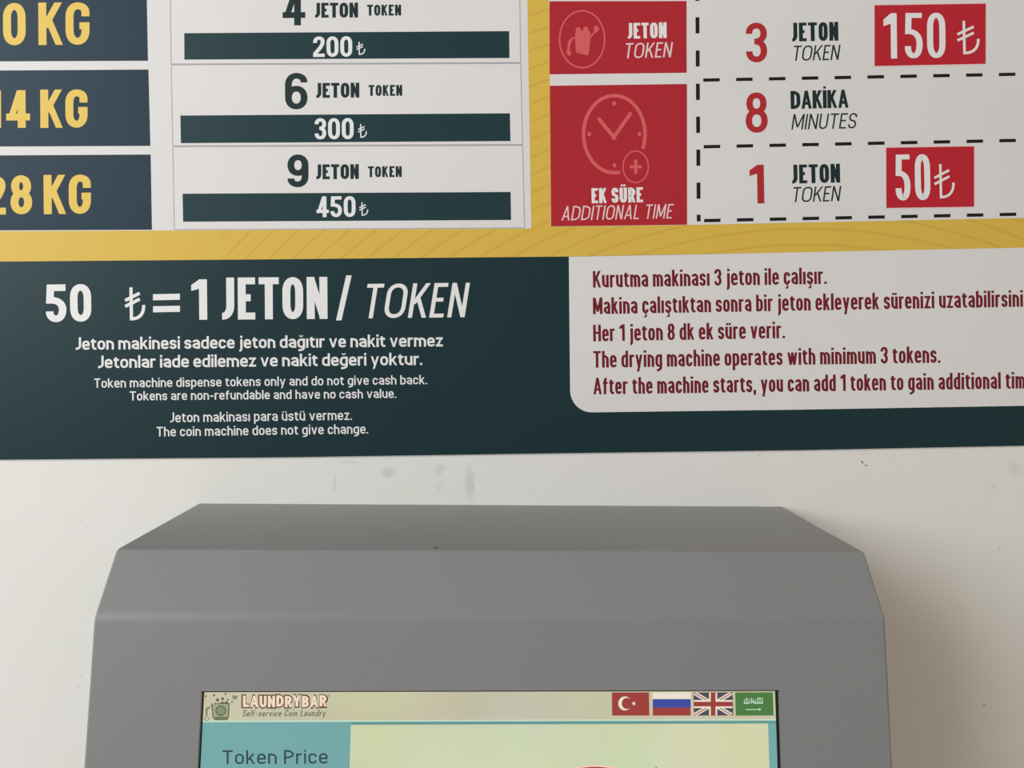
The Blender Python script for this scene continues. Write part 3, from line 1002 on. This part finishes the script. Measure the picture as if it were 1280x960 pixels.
# logo lettering: brown outline behind pale letters
text('LAUNDRYBAR', (301.8, 885.4), (410.2, 885.2), 17.6, 6.2, 6.0, E_brown, screen, fn=S, layer=3, gap=-.06, wobble=(0, .5))
text('LAUNDRYBAR', (303.8, 883.6), (408.2, 883.4), 14.2, 3.4, 3.0, E_peach, screen, fn=S, layer=4, gap=.11, wobble=(0, .5))
multi('lettering', S, ring(411, 869.6, 1.6, 1.6, .7, 12), 3, E_olive, screen)
text('Self-service Coin Laundry', (303, 895.6), (408.4, 895.0), 8.4, 1.15, 1.05, E_olive, screen, fn=S, layer=3, slant=.22, gap=.14, space=.34, xh=.62)
text('Token Price', (278.4, 955.2), (409.6, 954.4), 17.4, 2.4, 2.2, E_ink, screen, fn=S, layer=3, gap=.17, space=.36, xh=.75)

# language flags
fl = srect('flag', 764.8, 811.2, 865.4, 894.4, 3, E_rf, label='red flag with white crescent and star')


def fpoly(name, polys, layer, m, parent):
    multi(name, S, polys, layer, m, parent)


cres = []
for i in range(20):
    a0_, a1_ = math.radians(38) + i * math.radians(284) / 20, math.radians(38) + (i + 1) * math.radians(284) / 20
    def co(a): return (781.0 + 8.2 * math.cos(a), 879.2 + 8.8 * math.sin(a))
    def ci(a):
        t = (a - math.radians(38)) / math.radians(284)
        b = math.radians(52) + t * math.radians(256)
        return (783.4 + 6.3 * math.cos(b), 879.2 + 7.0 * math.sin(b))
    cres.append([co(a0_), co(a1_), ci(a1_), ci(a0_)])
fpoly('crescent', cres, 4, E_white, fl)
st = []
for i in range(10):
    r_ = 3.0 if i % 2 == 0 else 1.3
    a = math.pi + i * math.pi / 5
    st.append((792.2 + r_ * math.cos(a), 879.3 + r_ * math.sin(a)))
fpoly('star', [st], 4, E_white, fl)

fl = srect('flag', 815.8, 863.2, 865.4, 873.8, 3, E_white, label='flag in white, blue and red bands')
srect('blue_band', 815.8, 863.2, 873.8, 884.4, 3, E_blue, fl)
srect('red_band', 815.8, 863.2, 884.4, 894.4, 3, E_rf, fl)

fl = srect('flag', 866.6, 915.8, 865.4, 894.4, 3, E_navy, label='dark blue flag with red and white crosses')
x0, x1, y0, y1 = 867.0, 915.4, 865.6, 894.2
cxm, cym = (x0 + x1) / 2, (y0 + y1) / 2


def diag(a, b, wd):
    # keep the saltire inside the flag
    (ax, ay), (bx, by) = a, b
    dx, dy = bx - ax, by - ay
    L = math.hypot(dx, dy)
    hx = wd / 2 * L / abs(dy)
    hy = wd / 2 * L / abs(dx)
    sx, sy = (1 if dx > 0 else -1), (1 if dy > 0 else -1)
    return [(ax, ay), (ax + sx * hx, ay), (bx, by - sy * hy), (bx, by), (bx - sx * hx, by), (ax, ay + sy * hy)]


fpoly('white_cross', [diag((x0, y0), (x1, y1), 4.6), diag((x1, y0), (x0, y1), 4.6)], 4, E_white, fl)
fpoly('red_cross', [diag((x0, y0), (x1, y1), 1.2), diag((x1, y0), (x0, y1), 1.2)], 5, E_rf, fl)
fpoly('white_cross', [[(cxm - 5, y0), (cxm - 5, y1), (cxm + 5, y1), (cxm + 5, y0)], [(x0, cym - 5), (x0, cym + 5), (x1, cym + 5), (x1, cym - 5)]], 6, E_white, fl)
fpoly('red_cross', [[(cxm - 3, y0), (cxm - 3, y1), (cxm + 3, y1), (cxm + 3, y0)], [(x0, cym - 2.9), (x0, cym + 2.9), (x1, cym + 2.9), (x1, cym - 2.9)]], 7, E_rf, fl)

fl = srect('flag', 918.8, 966.0, 865.4, 894.4, 3, E_green, label='green flag with pale script and a sword')
sc_ = []
for i in range(9):
    x = 930.5 + i * 2.75
    h_ = (5.6, 7.2, 4.4, 7.6, 6.2, 4.8, 7.4, 6.6, 7.8)[i]
    sc_.append([(x - .5, 879.6), (x + .5, 879.6), (x + .7, 879.6 - h_), (x - .3, 879.6 - h_)])
sc_ += [seg(929.5, 879.2, 937, 878.6, 1.2), seg(938, 875.6, 945, 879, 1.2), seg(944, 879.2, 953.8, 878.4, 1.2), seg(932, 872.6, 936, 874.4, 1.0), seg(946, 873.4, 951, 872.2, 1.0)]
fpoly('script', sc_, 4, E_edge, fl)
fpoly('sword', [seg(932, 886.9, 951.4, 886.6, 1.0), seg(949, 885.0, 949.4, 888.4, .9)], 4, E_edge, fl)

# tops of the coin button and the pointer that show at the foot of the picture
flat('button', S, ellipse(743.5, 1001, 70, 44.6, 60), 3, E_pinkd, screen, 'red button with a pale rim')
flat('button', S, ellipse(743.5, 1001, 66, 42.6, 60), 4, E_rf, screen)
flat('pointer', S, [(820, 955.6), (813, 970), (827, 970)], 3, E_edge, screen)
flat('pointer', S, [(820, 957.8), (815, 968.6), (825, 968.6)], 4, E_olive, screen)
